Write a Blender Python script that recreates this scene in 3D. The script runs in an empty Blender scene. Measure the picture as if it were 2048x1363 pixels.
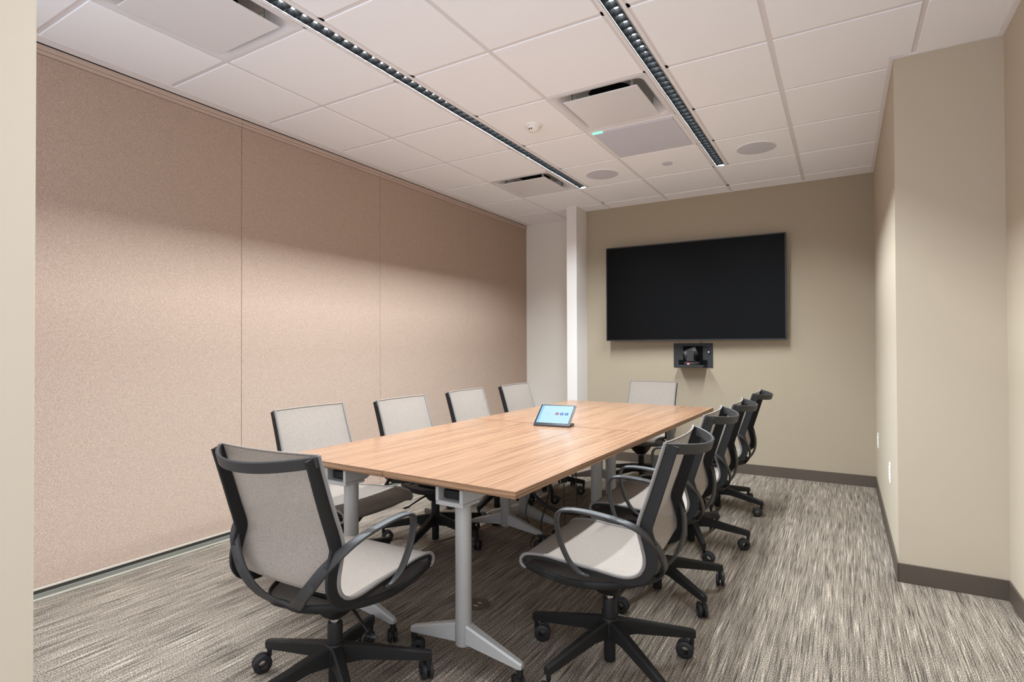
import bpy, bmesh, math, random
from mathutils import Vector, Matrix
random.seed(7)
D = bpy.data
SC = bpy.context.scene
COL = SC.collection

# ------------------------------------------------------------------ camera
CAMH = 1.203
yaw, pitch, roll = -0.53172, 0.010296, -0.003602
FPX, CX, CY = 1104.6858, 1036.3284, 681.0047
def cam_axes():
    sy, cy, sp, cp = math.sin(yaw), math.cos(yaw), math.sin(pitch), math.cos(pitch)
    f = Vector((sy * cp, cy * cp, sp)); r = Vector((cy, -sy, 0)); u = r.cross(f)
    c, s = math.cos(roll), math.sin(roll)
    return c * r + s * u, -s * r + c * u, f
R_, U_, F_ = cam_axes()
cd = D.cameras.new('camera'); cd.sensor_width = 36.0; cd.sensor_fit = 'HORIZONTAL'
cd.lens = 36.0 * FPX / 2048.0
cd.shift_x = -(CX - 1024.0) / 2048.0; cd.shift_y = (CY - 681.5) / 2048.0
cd.clip_start = 0.05
cam = D.objects.new('camera', cd); COL.objects.link(cam)
cam.matrix_world = Matrix(((R_.x, U_.x, -F_.x, 0), (R_.y, U_.y, -F_.y, 0), (R_.z, U_.z, -F_.z, CAMH), (0, 0, 0, 1)))
SC.camera = cam

# ------------------------------------------------------------------ world, exposure
WORLD_STRENGTH = 2.2
LED_STRENGTH = 4150.0
w = D.worlds.new('world'); SC.world = w; w.use_nodes = True
w.node_tree.nodes['Background'].inputs[0].default_value = (0.90, 0.955, 1.08, 1)
w.node_tree.nodes['Background'].inputs[1].default_value = WORLD_STRENGTH
vs = SC.view_settings
vs.view_transform = 'Standard'; vs.look = 'None'; vs.gamma = 1.0; vs.exposure = 0.0; vs.use_curve_mapping = False
SC.cycles.use_denoising = True
SC.cycles.diffuse_bounces = 6; SC.cycles.max_bounces = 10; SC.cycles.adaptive_threshold = 0.035

# ------------------------------------------------------------------ materials
def srgb(r, g, b):
    def f(c):
        c /= 255.0
        return c / 12.92 if c <= 0.04045 else ((c + 0.055) / 1.055) ** 2.4
    return (f(r), f(g), f(b), 1.0)
MATS = {}
def mat(name, col, rough=0.6, metal=0.0, spec=0.5, **kw):
    m = D.materials.new(name); m.use_nodes = True
    p = m.node_tree.nodes['Principled BSDF']
    p.inputs['Base Color'].default_value = col; p.inputs['Roughness'].default_value = rough
    p.inputs['Metallic'].default_value = metal; p.inputs['Specular IOR Level'].default_value = spec
    for k, v in kw.items(): p.inputs[k].default_value = v
    MATS[name] = m
    return m
class NT:
    def __init__(s, m):
        s.t = m.node_tree; s.n = s.t.nodes; s.p = s.n['Principled BSDF']
    def add(s, typ, **kw):
        n = s.n.new(typ)
        for k, v in kw.items(): setattr(n, k, v)
        return n
    def link(s, a, b): s.t.links.new(a, b)
    def coords(s, scale, kind='Object'):
        tc = s.add('ShaderNodeTexCoord'); mp = s.add('ShaderNodeMapping')
        mp.inputs['Scale'].default_value = scale
        s.link(tc.outputs[kind], mp.inputs[0]); return mp.outputs[0]
    def noise(s, vec, scale=1.0, detail=3.0, rough=0.5):
        n = s.add('ShaderNodeTexNoise'); n.inputs['Scale'].default_value = scale
        n.inputs['Detail'].default_value = detail; n.inputs['Roughness'].default_value = rough
        s.link(vec, n.inputs['Vector']); return n.outputs['Fac']
    def ramp(s, fac, stops):
        n = s.add('ShaderNodeValToRGB'); e = n.color_ramp.elements
        e[0].position, e[0].color = stops[0]; e[1].position, e[1].color = stops[-1]
        for pos, c in stops[1:-1]:
            k = e.new(pos); k.color = c
        s.link(fac, n.inputs[0]); return n.outputs[0]
    def mix(s, a, b, fac=0.5, mode='MIX'):
        n = s.add('ShaderNodeMix', data_type='RGBA', blend_type=mode)
        if isinstance(fac, float): n.inputs[0].default_value = fac
        else: s.link(fac, n.inputs[0])
        for sock, v in ((n.inputs[6], a), (n.inputs[7], b)):
            if isinstance(v, tuple): sock.default_value = v
            else: s.link(v, sock)
        return n.outputs[2]
    def bump(s, h, strength=0.2, dist=0.002):
        n = s.add('ShaderNodeBump'); n.inputs['Strength'].default_value = strength; n.inputs['Distance'].default_value = dist
        s.link(h, n.inputs['Height']); s.link(n.outputs[0], s.p.inputs['Normal'])
def paint(name, col, rough=0.7):
    m = mat(name, col, rough, spec=0.25); t = NT(m)
    t.bump(t.noise(t.coords((1, 1, 1)), 220.0, 2.0), 0.06, 0.001)
    return m
def G(v): return (v, v, v, 1)

paint('paint_cream', srgb(188, 175, 155))
paint('paint_khaki', srgb(163, 149, 128))
paint('paint_white', srgb(220, 214, 209))
paint('paint_pocket', srgb(226, 219, 207))
mat('baseboard_rubber', srgb(84, 73, 64), 0.5, spec=0.35)
mat('white_metal', srgb(238, 236, 238), 0.45, spec=0.4)
mat('white_satin', srgb(226, 226, 230), 0.3, spec=0.5)
mat('tee_paint', srgb(226, 222, 224), 0.5, spec=0.3)
mat('black_plastic', srgb(32, 31, 30), 0.5, spec=0.22)
mat('charcoal_plastic', srgb(50, 48, 47), 0.45, spec=0.3)
mat('shell_plastic', srgb(104, 97, 92), 0.5, spec=0.3)
mat('black_rubber', srgb(33, 33, 34), 0.5, spec=0.4)
mat('void_black', srgb(12, 12, 13), 0.8, spec=0.1)
mat('chrome', srgb(200, 200, 202), 0.18, 1.0)
mat('silver_paint', srgb(172, 170, 166), 0.42, 0.25, 0.4)
mat('screen_glass', srgb(5, 5, 5), 0.3, spec=0.10)
mat('tv_bezel', srgb(22, 24, 28), 0.35)
mat('plate_black', srgb(46, 46, 46), 0.55, spec=0.3)
mat('speaker_grille', srgb(206, 206, 216), 0.65)
mat('outlet_white', srgb(236, 232, 226), 0.35)
mat('outlet_slot', srgb(60, 56, 52), 0.6)
mat('floor_box', srgb(86, 74, 62), 0.45)
mat('reflector_black', G(0.0016), 0.5, spec=0.0)
mat('lip_metal', srgb(120, 120, 122), 0.35, 0.6)
mat('red_mark', srgb(200, 40, 45), 0.5)
mat('white_mark', srgb(230, 230, 230), 0.5)
mat('blue_icon', srgb(18, 92, 175), 0.5)
mat('red_icon', srgb(150, 30, 60), 0.5)
mat('tablet_body', srgb(52, 50, 52), 0.4)
mat('tablet_edge', srgb(96, 92, 90), 0.5)
mat('partition_trim', srgb(190, 168, 154), 0.6, spec=0.3)
mat('sill_beige', srgb(196, 184, 170), 0.6)
mat('sill_grey', srgb(120, 117, 108), 0.5, 0.0)
mat('sill_dark', srgb(70, 66, 60), 0.5)
mat('sill_cream', srgb(172, 165, 148), 0.6)
mat('nickel', srgb(205, 200, 190), 0.3, 0.9)

m = mat('clear_glass', G(1), 0.0); t = NT(m)
tp = t.add('ShaderNodeBsdfTransparent'); gl = t.add('ShaderNodeBsdfGlossy'); gl.inputs['Roughness'].default_value = 0.02; mx = t.add('ShaderNodeMixShader'); mx.inputs[0].default_value = 0.06
t.link(tp.outputs[0], mx.inputs[1]); t.link(gl.outputs[0], mx.inputs[2]); t.link(mx.outputs[0], t.n['Material Output'].inputs[0])

def emission(name, col, strength):
    m = mat(name, G(0), 0.5)
    p = m.node_tree.nodes['Principled BSDF']
    p.inputs['Specular IOR Level'].default_value = 0.15; p.inputs['Emission Color'].default_value = col; p.inputs['Emission Strength'].default_value = strength
    return m
emission('led', (0.88, 0.98, 1.06, 1), LED_STRENGTH)
emission('screen_lit', (0.50, 0.80, 0.93, 1), 0.95)
emission('screen_bar', (0.28, 0.62, 0.93, 1), 0.9)
emission('screen_text', (0.42, 0.62, 0.72, 1), 1.0)
emission('icon_blue', srgb(20, 95, 185), 1.0)
emission('icon_red', srgb(160, 40, 70), 1.0)
emission('status_green', (0.25, 1.0, 0.6, 1), 1.6)

# ceiling tile
m = mat('ceiling_tile', srgb(238, 234, 236), 0.85, spec=0.15); t = NT(m)
v = t.coords((1, 1, 1)); n1 = t.noise(v, 420.0, 3.0, 0.7)
t.link(t.ramp(n1, [(0.25, srgb(242, 244, 249)), (0.6, srgb(249, 250, 254))]), t.p.inputs['Base Color'])
t.bump(n1, 0.25, 0.0015)
# partition fabric
m = mat('partition_fabric', srgb(196, 168, 148), 0.95, spec=0.1); t = NT(m)
v = t.coords((1, 1, 1)); n1 = t.noise(t.coords((1, 60, 90)), 4.0, 3.0, 0.65); n2 = t.noise(v, 260.0, 2.0, 0.6)
c1 = t.ramp(n1, [(0.28, srgb(174, 149, 131)), (0.72, srgb(206, 182, 164))])
c2 = t.ramp(n2, [(0.3, G(0.62)), (0.7, G(1.04))])
t.link(t.mix(c1, c2, 1.0, 'MULTIPLY'), t.p.inputs['Base Color']); t.bump(n2, 0.35, 0.002)
# carpet
m = mat('carpet', srgb(140, 130, 120), 0.95, spec=0.08); t = NT(m)
def floor_noise(sx, sy, detail, rough):
    n = t.noise(t.coords((sx, sy, 1)), 1.0, detail, rough); n.node.noise_dimensions = '2D'; return n
str1 = floor_noise(175, 3.4, 2.0, 0.6)
str2 = floor_noise(310, 5.0, 1.0, 0.5)
str3 = floor_noise(30, 1.1, 2.0, 0.6)
loop = floor_noise(290, 215, 1.0, 0.7)
a = t.ramp(str1, [(0.25, srgb(70, 63, 57)), (0.40, srgb(128, 117, 105)), (0.60, srgb(148, 136, 122)), (0.76, srgb(194, 180, 163))])
b = t.ramp(str2, [(0.30, G(0.34)), (0.42, G(0.95)), (0.7, G(1.0))])
c = t.ramp(loop, [(0.34, G(0.10)), (0.50, G(1.0)), (0.66, G(1.7))])
d = t.ramp(str3, [(0.30, G(0.82)), (0.50, G(1.0)), (0.70, G(1.10))])
x = t.mix(t.mix(t.mix(a, b, 0.9, 'MULTIPLY'), c, 0.9, 'MULTIPLY'), d, 1.0, 'MULTIPLY')
t.link(x, t.p.inputs['Base Color']); t.bump(loop, 0.4, 0.004)
# wood laminate
m = mat('oak_laminate', srgb(190, 146, 104), 0.24, spec=0.5); t = NT(m)
g1 = t.noise(t.coords((55, 1.5, 1)), 1.0, 4.0, 0.6); g2 = t.noise(t.coords((9, 0.5, 1)), 1.0, 2.0, 0.5); g3 = t.noise(t.coords((260, 7, 1)), 1.0, 2.0, 0.6)
a = t.ramp(g1, [(0.30, srgb(124, 91, 69)), (0.50, srgb(149, 113, 87)), (0.72, srgb(163, 127, 100))])
b = t.ramp(g2, [(0.3, G(0.84)), (0.7, G(1.0))]); c = t.ramp(g3, [(0.32, G(0.88)), (0.55, G(1.0))])
t.link(t.mix(t.mix(a, b, 1.0, 'MULTIPLY'), c, 1.0, 'MULTIPLY'), t.p.inputs['Base Color'])
m = mat('oak_edge', srgb(160, 120, 84), 0.45, spec=0.35); t = NT(m)
g1 = t.noise(t.coords((2, 2, 190)), 1.0, 2.0, 0.5)
t.link(t.ramp(g1, [(0.35, srgb(104, 77, 56)), (0.6, srgb(158, 122, 91))]), t.p.inputs['Base Color'])
# chair mesh
m = mat('chair_mesh', srgb(206, 201, 195), 0.9, spec=0.12); t = NT(m)
n1 = t.noise(t.coords((420, 420, 160)), 1.0, 2.0, 0.6)
cm = t.ramp(n1, [(0.3, srgb(131, 121, 112)), (0.65, srgb(157, 146, 136))])
t.link(cm, t.p.inputs['Base Color']); t.bump(n1, 0.25, 0.001)
tr = t.add('ShaderNodeBsdfTranslucent'); t.link(cm, tr.inputs['Color']); mx = t.add('ShaderNodeMixShader'); mx.inputs[0].default_value = 0.14
t.link(t.p.outputs[0], mx.inputs[1]); t.link(tr.outputs[0], mx.inputs[2])
tp = t.add('ShaderNodeBsdfTransparent'); mx2 = t.add('ShaderNodeMixShader'); mx2.inputs[0].default_value = 0.03
t.link(mx.outputs[0], mx2.inputs[1]); t.link(tp.outputs[0], mx2.inputs[2]); t.link(mx2.outputs[0], t.n['Material Output'].inputs[0])
m = mat('chair_piping', srgb(150, 145, 140), 0.9, spec=0.1); t = NT(m)
wv = t.add('ShaderNodeTexWave'); wv.inputs['Scale'].default_value = 150.0; wv.bands_direction = 'DIAGONAL'
t.link(t.coords((1, 1, 1)), wv.inputs['Vector'])
t.link(t.ramp(wv.outputs['Fac'], [(0.3, srgb(70, 67, 65)), (0.7, srgb(158, 152, 146))]), t.p.inputs['Base Color'])
# microphone grille
m = mat('mic_grille', srgb(190, 189, 198), 0.6); t = NT(m)
vo = t.add('ShaderNodeTexVoronoi'); vo.inputs['Scale'].default_value = 140.0; vo.inputs['Randomness'].default_value = 0.0
t.link(t.coords((1, 1, 1)), vo.inputs['Vector'])
t.link(t.ramp(vo.outputs['Distance'], [(0.25, srgb(168, 170, 182)), (0.4, srgb(210, 212, 224))]), t.p.inputs['Base Color'])

# ------------------------------------------------------------------ helpers
def obj(name, bm, material, parent=None, smooth=None, loc=None):
    me = D.meshes.new(name); bm.normal_update(); bm.to_mesh(me); bm.free()
    mats = material if isinstance(material, (list, tuple)) else [material]
    for k in mats: me.materials.append(MATS[k])
    if smooth is not None:
        for p in me.polygons: p.use_smooth = True
        me.set_sharp_from_angle(angle=math.radians(smooth))
    o = D.objects.new(name, me); COL.objects.link(o)
    if parent: o.parent = parent
    if loc: o.location = loc
    return o
def empty(name, loc, rz=0.0):
    o = D.objects.new(name, None); COL.objects.link(o); o.location = loc; o.rotation_euler = (0, 0, rz); o.empty_display_size = 0.1
    return o
def tag(o, label, cat, group=None):
    o['label'] = label; o['category'] = cat
    if group: o['group'] = group
    return o
def struct(o, label=None):
    o['kind'] = 'structure'
    if label: o['label'] = label
    return o
def copy_tree(o, parent=None):
    c = o.copy(); COL.objects.link(c); c.parent = parent
    for ch in list(o.children): copy_tree(ch, c)
    return c
def inst(name, src, parent, loc, rz=0.0):
    c = D.objects.new(name, src.data); COL.objects.link(c); c.parent = parent; c.location = loc; c.rotation_euler = (0, 0, rz)
    return c
def B(): return bmesh.new()
def box(bm, x0, x1, y0, y1, z0, z1, bev=0.0, seg=1, mi=0):
    vs_ = [bm.verts.new((x, y, z)) for x in (x0, x1) for y in (y0, y1) for z in (z0, z1)]
    q = [(0, 1, 3, 2), (4, 6, 7, 5), (0, 4, 5, 1), (2, 3, 7, 6), (0, 2, 6, 4), (1, 5, 7, 3)]
    fs = [bm.faces.new([vs_[i] for i in f]) for f in q]
    for f in fs: f.material_index = mi
    if bev > 0:
        es = list({e for f in fs for e in f.edges})
        r = bmesh.ops.bevel(bm, geom=es, offset=bev, segments=seg, profile=0.5, affect='EDGES')
        for f in r['faces']: f.material_index = mi
    return bm
def loft(bm, rings, close=True, cap=True, mi=0):
    """rings: list of lists of points, all of one length"""
    vr = [[bm.verts.new(p) for p in r] for r in rings]
    n = len(rings[0])
    for a, b in zip(vr[:-1], vr[1:]):
        for i in range(n if close else n - 1):
            j = (i + 1) % n
            bm.faces.new((a[i], a[j], b[j], b[i])).material_index = mi
    if cap and close:
        bm.faces.new(list(reversed(vr[0]))).material_index = mi
        bm.faces.new(vr[-1]).material_index = mi
    return vr
def lathe(bm, prof, n=24, cx=0.0, cy=0.0, cap=True, mi=0):
    rings = [[(cx + r * math.cos(2 * math.pi * i / n), cy + r * math.sin(2 * math.pi * i / n), z) for i in range(n)] for r, z in prof]
    loft(bm, rings, True, cap, mi); fix(bm); return bm
def fix(bm): bmesh.ops.recalc_face_normals(bm, faces=bm.faces)
def catmull(pts, sub=6):
    P = [Vector(p) for p in pts]; out = []
    for i in range(len(P) - 1):
        p0 = P[i - 1] if i else P[0] * 2 - P[1]; p1, p2 = P[i], P[i + 1]
        p3 = P[i + 2] if i + 2 < len(P) else P[-1] * 2 - P[-2]
        for k in range(sub):
            s = k / sub
            out.append(0.5 * ((2 * p1) + (p2 - p0) * s + (2 * p0 - 5 * p1 + 4 * p2 - p3) * s * s + (3 * p1 - p0 - 3 * p2 + p3) * s ** 3))
    out.append(P[-1]); return out
def tangents(P):
    n = len(P); return [(P[min(i + 1, n - 1)] - P[max(i - 1, 0)]).normalized() for i in range(n)]
def tube(bm, pts, r, n=8, cap=True):
    P = [Vector(p) for p in pts]; T = tangents(P)
    up = Vector((0, 0, 1)) if abs(T[0].z) < 0.9 else Vector((1, 0, 0))
    rings = []; a = T[0].cross(up).normalized()
    for p, t_ in zip(P, T):
        a = (a - a.dot(t_) * t_).normalized(); b = t_.cross(a)
        rr = r(len(rings) / max(1, len(P) - 1)) if callable(r) else r
        rings.append([p + (a * math.cos(2 * math.pi * i / n) + b * math.sin(2 * math.pi * i / n)) * rr for i in range(n)])
    loft(bm, rings, True, cap); fix(bm); return bm
def ribbon(bm, pts, wid, thk, waxis, ch=0.0025):
    """rounded-rectangle sweep; width along waxis (made square to the path)"""
    P = [Vector(p) for p in pts]; T = tangents(P); rings = []; N = len(P)
    for i, (p, t_) in enumerate(zip(P, T)):
        s = i / (N - 1)
        wa = Vector(waxis(s)) if callable(waxis) else Vector(waxis)
        wa = (wa - wa.dot(t_) * t_).normalized(); na = t_.cross(wa)
        W = (wid(s) if callable(wid) else wid) / 2; H = (thk(s) if callable(thk) else thk) / 2
        c = min(ch, W * 0.6, H * 0.6)
        sec = [(-W + c, -H), (W - c, -H), (W, -H + c), (W, H - c), (W - c, H), (-W + c, H), (-W, H - c), (-W, -H + c)]
        rings.append([p + wa * a + na * b for a, b in sec])
    loft(bm, rings, True, True); fix(bm); return bm
def lerp_tab(tab, s):
    for (a, va), (b, vb) in zip(tab[:-1], tab[1:]):
        if s <= b: return va + (vb - va) * (s - a) / max(1e-9, b - a)
    return tab[-1][1]

# ------------------------------------------------------------------ room constants
ZC = 2.672
XL = -3.33; XC = 0.235; XR = 0.669; YB = 5.565; YCOL = 3.42; YF = 0.4625; YP = 5.87
S = 0.6096
YI = lambda i: YF + S * i

# ------------------------------------------------------------------ floor
bm = B(); box(bm, -3.6, 1.1, -0.9, 6.1, -0.06, 0.0)
struct(obj('floor', bm, 'carpet'), 'grey and beige streaked loop carpet floor')

# ------------------------------------------------------------------ walls
bm = B(); box(bm, -2.41, XC + 0.6, YB, YB + 0.15, 0, 2.8)
wall_back = struct(obj('wall_back', bm, 'paint_khaki'), 'khaki painted end wall behind the television')
bm = B(); box(bm, XC, XR + 0.35, YCOL, YB + 0.01, 0, 2.8)
struct(obj('wall_right', bm, 'paint_cream'), 'cream boxed-out right wall with two outlets')
bm = B(); box(bm, XR, XR + 0.15, 0.55, YCOL, 0, 2.8)
wrn = struct(obj('wall_right_near', bm, 'paint_cream'), 'cream near right wall')
bm = B(); lathe(bm, [(0.004, 0), (0.004, 0.003)], 10)
o = obj('screw_hole', bm, 'void_black', wrn); o.rotation_euler = (0, math.radians(-90), 0); o.location = (XR, 2.96, 0.842)
bm = B(); box(bm, -1.60, -1.392, YF - 0.14, YF, 0, 2.8, 0.003)
struct(obj('wall_front', bm, 'paint_cream'), 'cream wall end beside the doorway at the left edge')
# unseen glazed screen, added left of the doorway to admit world light
win = empty('added_window_1', (-2.465, YF - 0.07, 0)); struct(win, 'unseen full-height glazed screen, added to let fill light into the room')
bm = B()
for x in (-0.855, -0.285, 0.285, 0.855): box(bm, x - 0.02, x + 0.02, -0.03, 0.03, 0.0, ZC, 0.002)
box(bm, -0.855, 0.855, -0.03, 0.03, 0.0, 0.06); box(bm, -0.855, 0.855, -0.03, 0.03, ZC - 0.05, ZC); obj('added_window_frame', bm, 'silver_paint', win)
for x in (-0.57, 0.0, 0.57):
    bm = B(); box(bm, x - 0.265, x + 0.265, -0.004, 0.004, 0.06, ZC - 0.05); obj('added_pane', bm, 'clear_glass', win)
bm = B(); box(bm, -3.6, XR + 0.15, YF - 0.16, YF - 0.001, ZC, 2.9); struct(obj('trim_1', bm, 'paint_white'), 'white head trim over the doorway')
bm = B(); box(bm, XL - 0.2, -2.45, YP, YP + 0.12, 0, 2.8)
struct(obj('wall_pocket', bm, 'paint_pocket'), 'pale grey wall of the partition pocket')
bm = B(); box(bm, -2.516, -2.402, 5.295, YP + 0.05, 0, 2.8, 0.002)
struct(obj('wall_post', bm, 'paint_white'), 'white square post between the pocket and the khaki wall')

# baseboards
def baseboard(name, segs):
    bm = B()
    for (x0, x1, y0, y1) in segs: box(bm, x0, x1, y0, y1, 0, 0.095, 0.002)
    return struct(obj(name, bm, 'baseboard_rubber'), 'dark brown rubber baseboard')
baseboard('baseboard_back', [(-2.40, XC, YB - 0.008, YB)])
baseboard('baseboard_right', [(XC - 0.008, XC, YCOL - 0.008, YB - 0.008), (XC, XR, YCOL - 0.008, YCOL)])
baseboard('baseboard_right_near', [(XR - 0.008, XR, 0.55, YCOL - 0.008)])

# operable partition on the left
bm = B(); box(bm, XL - 0.12, XL - 0.035, 0.3, YP, 0, 2.8)
wl = struct(obj('wall_left', bm, 'void_black'), 'operable partition of tall beige fabric panels')
seams = [0.93, 2.157, 3.39, 4.64, 5.713, YP]
for a, b in zip(seams[:-1], seams[1:]):
    bm = B(); box(bm, XL - 0.03, XL, a + 0.0012, b - 0.0012, 0.058, 2.622, 0.002)
    obj('partition_panel', bm, 'partition_fabric', wl)
bm = B(); box(bm, XL - 0.03, XL, 0.33, 0.9288, 0.058, 2.622, 0.002); obj('partition_panel', bm, 'partition_fabric', wl)
ss = [0.33] + seams[0:]
for a, b in zip(ss[:-1], ss[1:]):
    bm = B(); box(bm, XL - 0.03, XL + 0.004, a + 0.001, b - 0.001, 2.623, 2.642, 0.001); box(bm, XL - 0.03, XL + 0.010, a + 0.001, b - 0.001, 2.6425, 2.6685, 0.0015)
    obj('top_trim', bm, 'partition_trim', wl)
    bm = B(); box(bm, XL - 0.03, XL + 0.003, a + 0.001, b - 0.001, 0.046, 0.0575, 0.001); obj('bottom_trim', bm, 'sill_beige', wl)
bm = B(); box(bm, XL - 0.03, XL - 0.006, 0.33, YP, 0.026, 0.046); obj('bottom_seal', bm, 'sill_dark', wl)
bm = B(); box(bm, XL - 0.03, XL + 0.000, 0.33, YP, 0.006, 0.026, 0.001); obj('floor_channel', bm, 'sill_grey', wl)
bm = B(); box(bm, XL - 0.03, XL + 0.014, 0.33, YP, 0.0, 0.006, 0.001); obj('floor_strip', bm, 'sill_cream', wl)

# ------------------------------------------------------------------ ceiling
bm = B(); box(bm, -3.6, XR + 0.4, YF - 0.2, 6.1, 2.84, 2.90)
ceil = struct(obj('ceiling', bm, 'void_black'), 'suspended ceiling of white acoustic tiles in a white grid')
XA0, XAB, XL0, XL1, XCD, XM0, XM1, XEF, XG = -3.257, -2.730, -2.1218, -2.0165, -1.5104, -0.9022, -0.7969, -0.2915, 0.318
gap = 0.012
tile_cache = {}
def tile(x0, x1, y0, y1):
    sx, sy = round(x1 - x0 - 2 * gap, 4), round(y1 - y0 - 2 * gap, 4)
    k = (sx, sy)
    if k not in tile_cache:
        bm = B(); box(bm, -sx / 2, sx / 2, -sy / 2, sy / 2, 0, 0.02, 0.0025)
        o = obj('ceiling_tile', bm, 'ceiling_tile', ceil); tile_cache[k] = o; o.location = ((x0 + x1) / 2, (y0 + y1) / 2, ZC); return o
    return inst('ceiling_tile', tile_cache[k], ceil, ((x0 + x1) / 2, (y0 + y1) / 2, ZC))
SPECIAL = {('B', 1), ('D', 4), ('B', 6), ('D', 5)}
cols = {'A': (XA0, XAB), 'B': (XAB, XL0), 'C': (XL1, XCD), 'D': (XCD, XM0), 'E': (XM1, XEF), 'F': (XEF, XG)}
for c_, (x0, x1) in cols.items():
    for i in range(8):
        if (c_, i) in SPECIAL: continue
        if i in (0, 7) and c_ in 'CE':
            tile(XL0 if c_ == 'C' else XM0, x1, YI(i), YI(i + 1)); continue
        if c_ == 'F' and i >= 5:
            tile(x0, XC - 0.008, YI(i), YI(i + 1)); continue
        if c_ == 'F' and i == 4:
            
            bm = B(); xa, xb, xc_ = x0 + gap, XC - 0.008 - gap, x1 - gap; ya, yb, yc_ = YI(4) + gap, YCOL - 0.02 - gap, YI(5) - gap
            pl_ = [(xa, ya), (xc_, ya), (xc_, yb), (xb, yb), (xb, yc_), (xa, yc_)]
            loft(bm, [[(x, y, ZC) for x, y in pl_], [(x, y, ZC + 0.02) for x, y in pl_]]); fix(bm); obj('ceiling_tile', bm, 'ceiling_tile', ceil); continue
        tile(x0, x1, YI(i), YI(i + 1))
tile(XA0, XAB, YI(8), YP - 0.005); tile(XAB, -2.516, YI(8), YP - 0.005); tile(-2.516, XL0, YI(8), YB)
for c_ in 'CDEF':
    x0, x1 = cols[c_]
    if c_ == 'F': x1 = XC - 0.008
    if c_ in 'CE': x0 = XL0 if c_ == 'C' else XM0
    tile(x0, x1, YI(8), YB)
for i in range(5): tile(XG, XR - 0.01, YI(i), YI(i + 1) if i < 4 else YCOL)
ZT = ZC + 0.0045
def tee(x0, x1, y0, y1):
    bm = B(); box(bm, x0, x1, y0, y1, ZT, ZT + 0.03); obj('tee_bar', bm, 'tee_paint', ceil)
hw = 0.0165
for x, ye in ((XAB, YP), (XCD, YB), (XEF, YB), (XG, YCOL)): tee(x - hw, x + hw, YF - 0.02, ye)
for i in range(9):
    ye = YI(i)
    xr = XR if i <= 4 else XC
    for a, b in ((XA0, XAB - hw), (XAB + hw, XL0 + 0.005), ((XL1 - 0.005 if 1 <= i <= 7 else XL0 + 0.005), XCD - hw), (XCD + hw, XM0 + 0.005), ((XM1 - 0.005 if 1 <= i <= 7 else XM0 + 0.005), XEF - hw), (XEF + hw, min(xr, XG - hw))):
        tee(a, b, ye - hw, ye + hw)
    if i <= 4: tee(XG + hw, XR, ye - hw, ye + hw)
for x in (XL0, XM0):
    for y0, y1 in ((YI(0), YI(1)), (YI(7), YB)): tee(x - hw, x + hw, y0, y1)
for x in (XL0, XL1, XM0, XM1): tee(x - 0.014, x + 0.006 if x in (XL0, XM0) else x + 0.014, YI(1), YI(7))
# wall angles
def angle_trim(x0, x1, y0, y1):
    bm = B(); box(bm, x0, x1, y0, y1, ZC - 0.001, ZC + 0.02, 0.001); obj('wall_angle', bm, 'white_metal', ceil)
angle_trim(XL + 0.014, XA0 + 0.012, YF, YP)
angle_trim(-2.40, XC, YB - 0.012, YB)
angle_trim(XC - 0.020, XC, YCOL - 0.02, YB - 0.012); angle_trim(XC, XR, YCOL - 0.02, YCOL); angle_trim(XR - 0.022, XR, YF, YCOL - 0.02)
angle_trim(XA0 + 0.012, -2.516, YP - 0.012, YP)
# ------------------------------------------------------------------ linear slot lights
PITCH = 0.06; NCELL = 61
def linear_light(xc, label):
    y0, y1 = YI(1), YI(7)
    root = empty('linear_ceiling_light', (xc, (y0 + y1) / 2, ZC))
    tag(root, label, 'ceiling light', 'recessed linear lights with black louvre cells')
    hl = (y1 - y0) / 2
    bm = B()
    for s in (-1, 1):
        box(bm, s * 0.0525 - (0.019 if s > 0 else 0), s * 0.0525 + (0.019 if s < 0 else 0), -hl, hl, -0.001, 0.012, 0.001)
    for s in (-1, 1): box(bm, -0.034, 0.034, s * (hl - 0.004) - 0.004, s * (hl - 0.004) + 0.004, -0.001, 0.012, 0.0005)
    obj('flange', bm, 'white_metal', root)
    bm = B()
    for s in (-1, 1): box(bm, s * 0.032 - 0.0022, s * 0.032 + 0.0022, -hl + 0.008, hl - 0.008, -0.003, 0.006, 0.0008)
    for s in (-1, 1): box(bm, -0.034, 0.034, s * (hl - 0.010) - 0.002, s * (hl - 0.010) + 0.002, -0.003, 0.006, 0.0008)
    obj('lip', bm, 'lip_metal', root)
    bm = B(); box(bm, -0.05, 0.05, -hl, hl, 0.034, 0.08); 
    for s in (-1, 1): box(bm, s * 0.04 - 0.004, s * 0.04 + 0.004, -hl, hl, 0.012, 0.034)
    obj('housing', bm, 'white_metal', root)
    return root
bm = B()
a_, b_, d_ = 0.0295, 0.0105, 0.0188
loft(bm, [[(-a_, -a_, 0), (a_, -a_, 0), (a_, a_, 0), (-a_, a_, 0)], [(-b_, -b_, d_), (b_, -b_, d_), (b_, b_, d_), (-b_, b_, d_)], [(-b_, -b_, d_ + .006), (b_, -b_, d_ + .006), (b_, b_, d_ + .006), (-b_, b_, d_ + .006)]], True, False)
cell_src = obj('reflector_cell', bm, 'reflector_black')
bm = B(); l_ = 0.0068
bm.faces.new([bm.verts.new(p) for p in ((-l_, -l_, 0), (-l_, l_, 0), (l_, l_, 0), (l_, -l_, 0))])
led_src = obj('led', bm, 'led')
first = True
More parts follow.
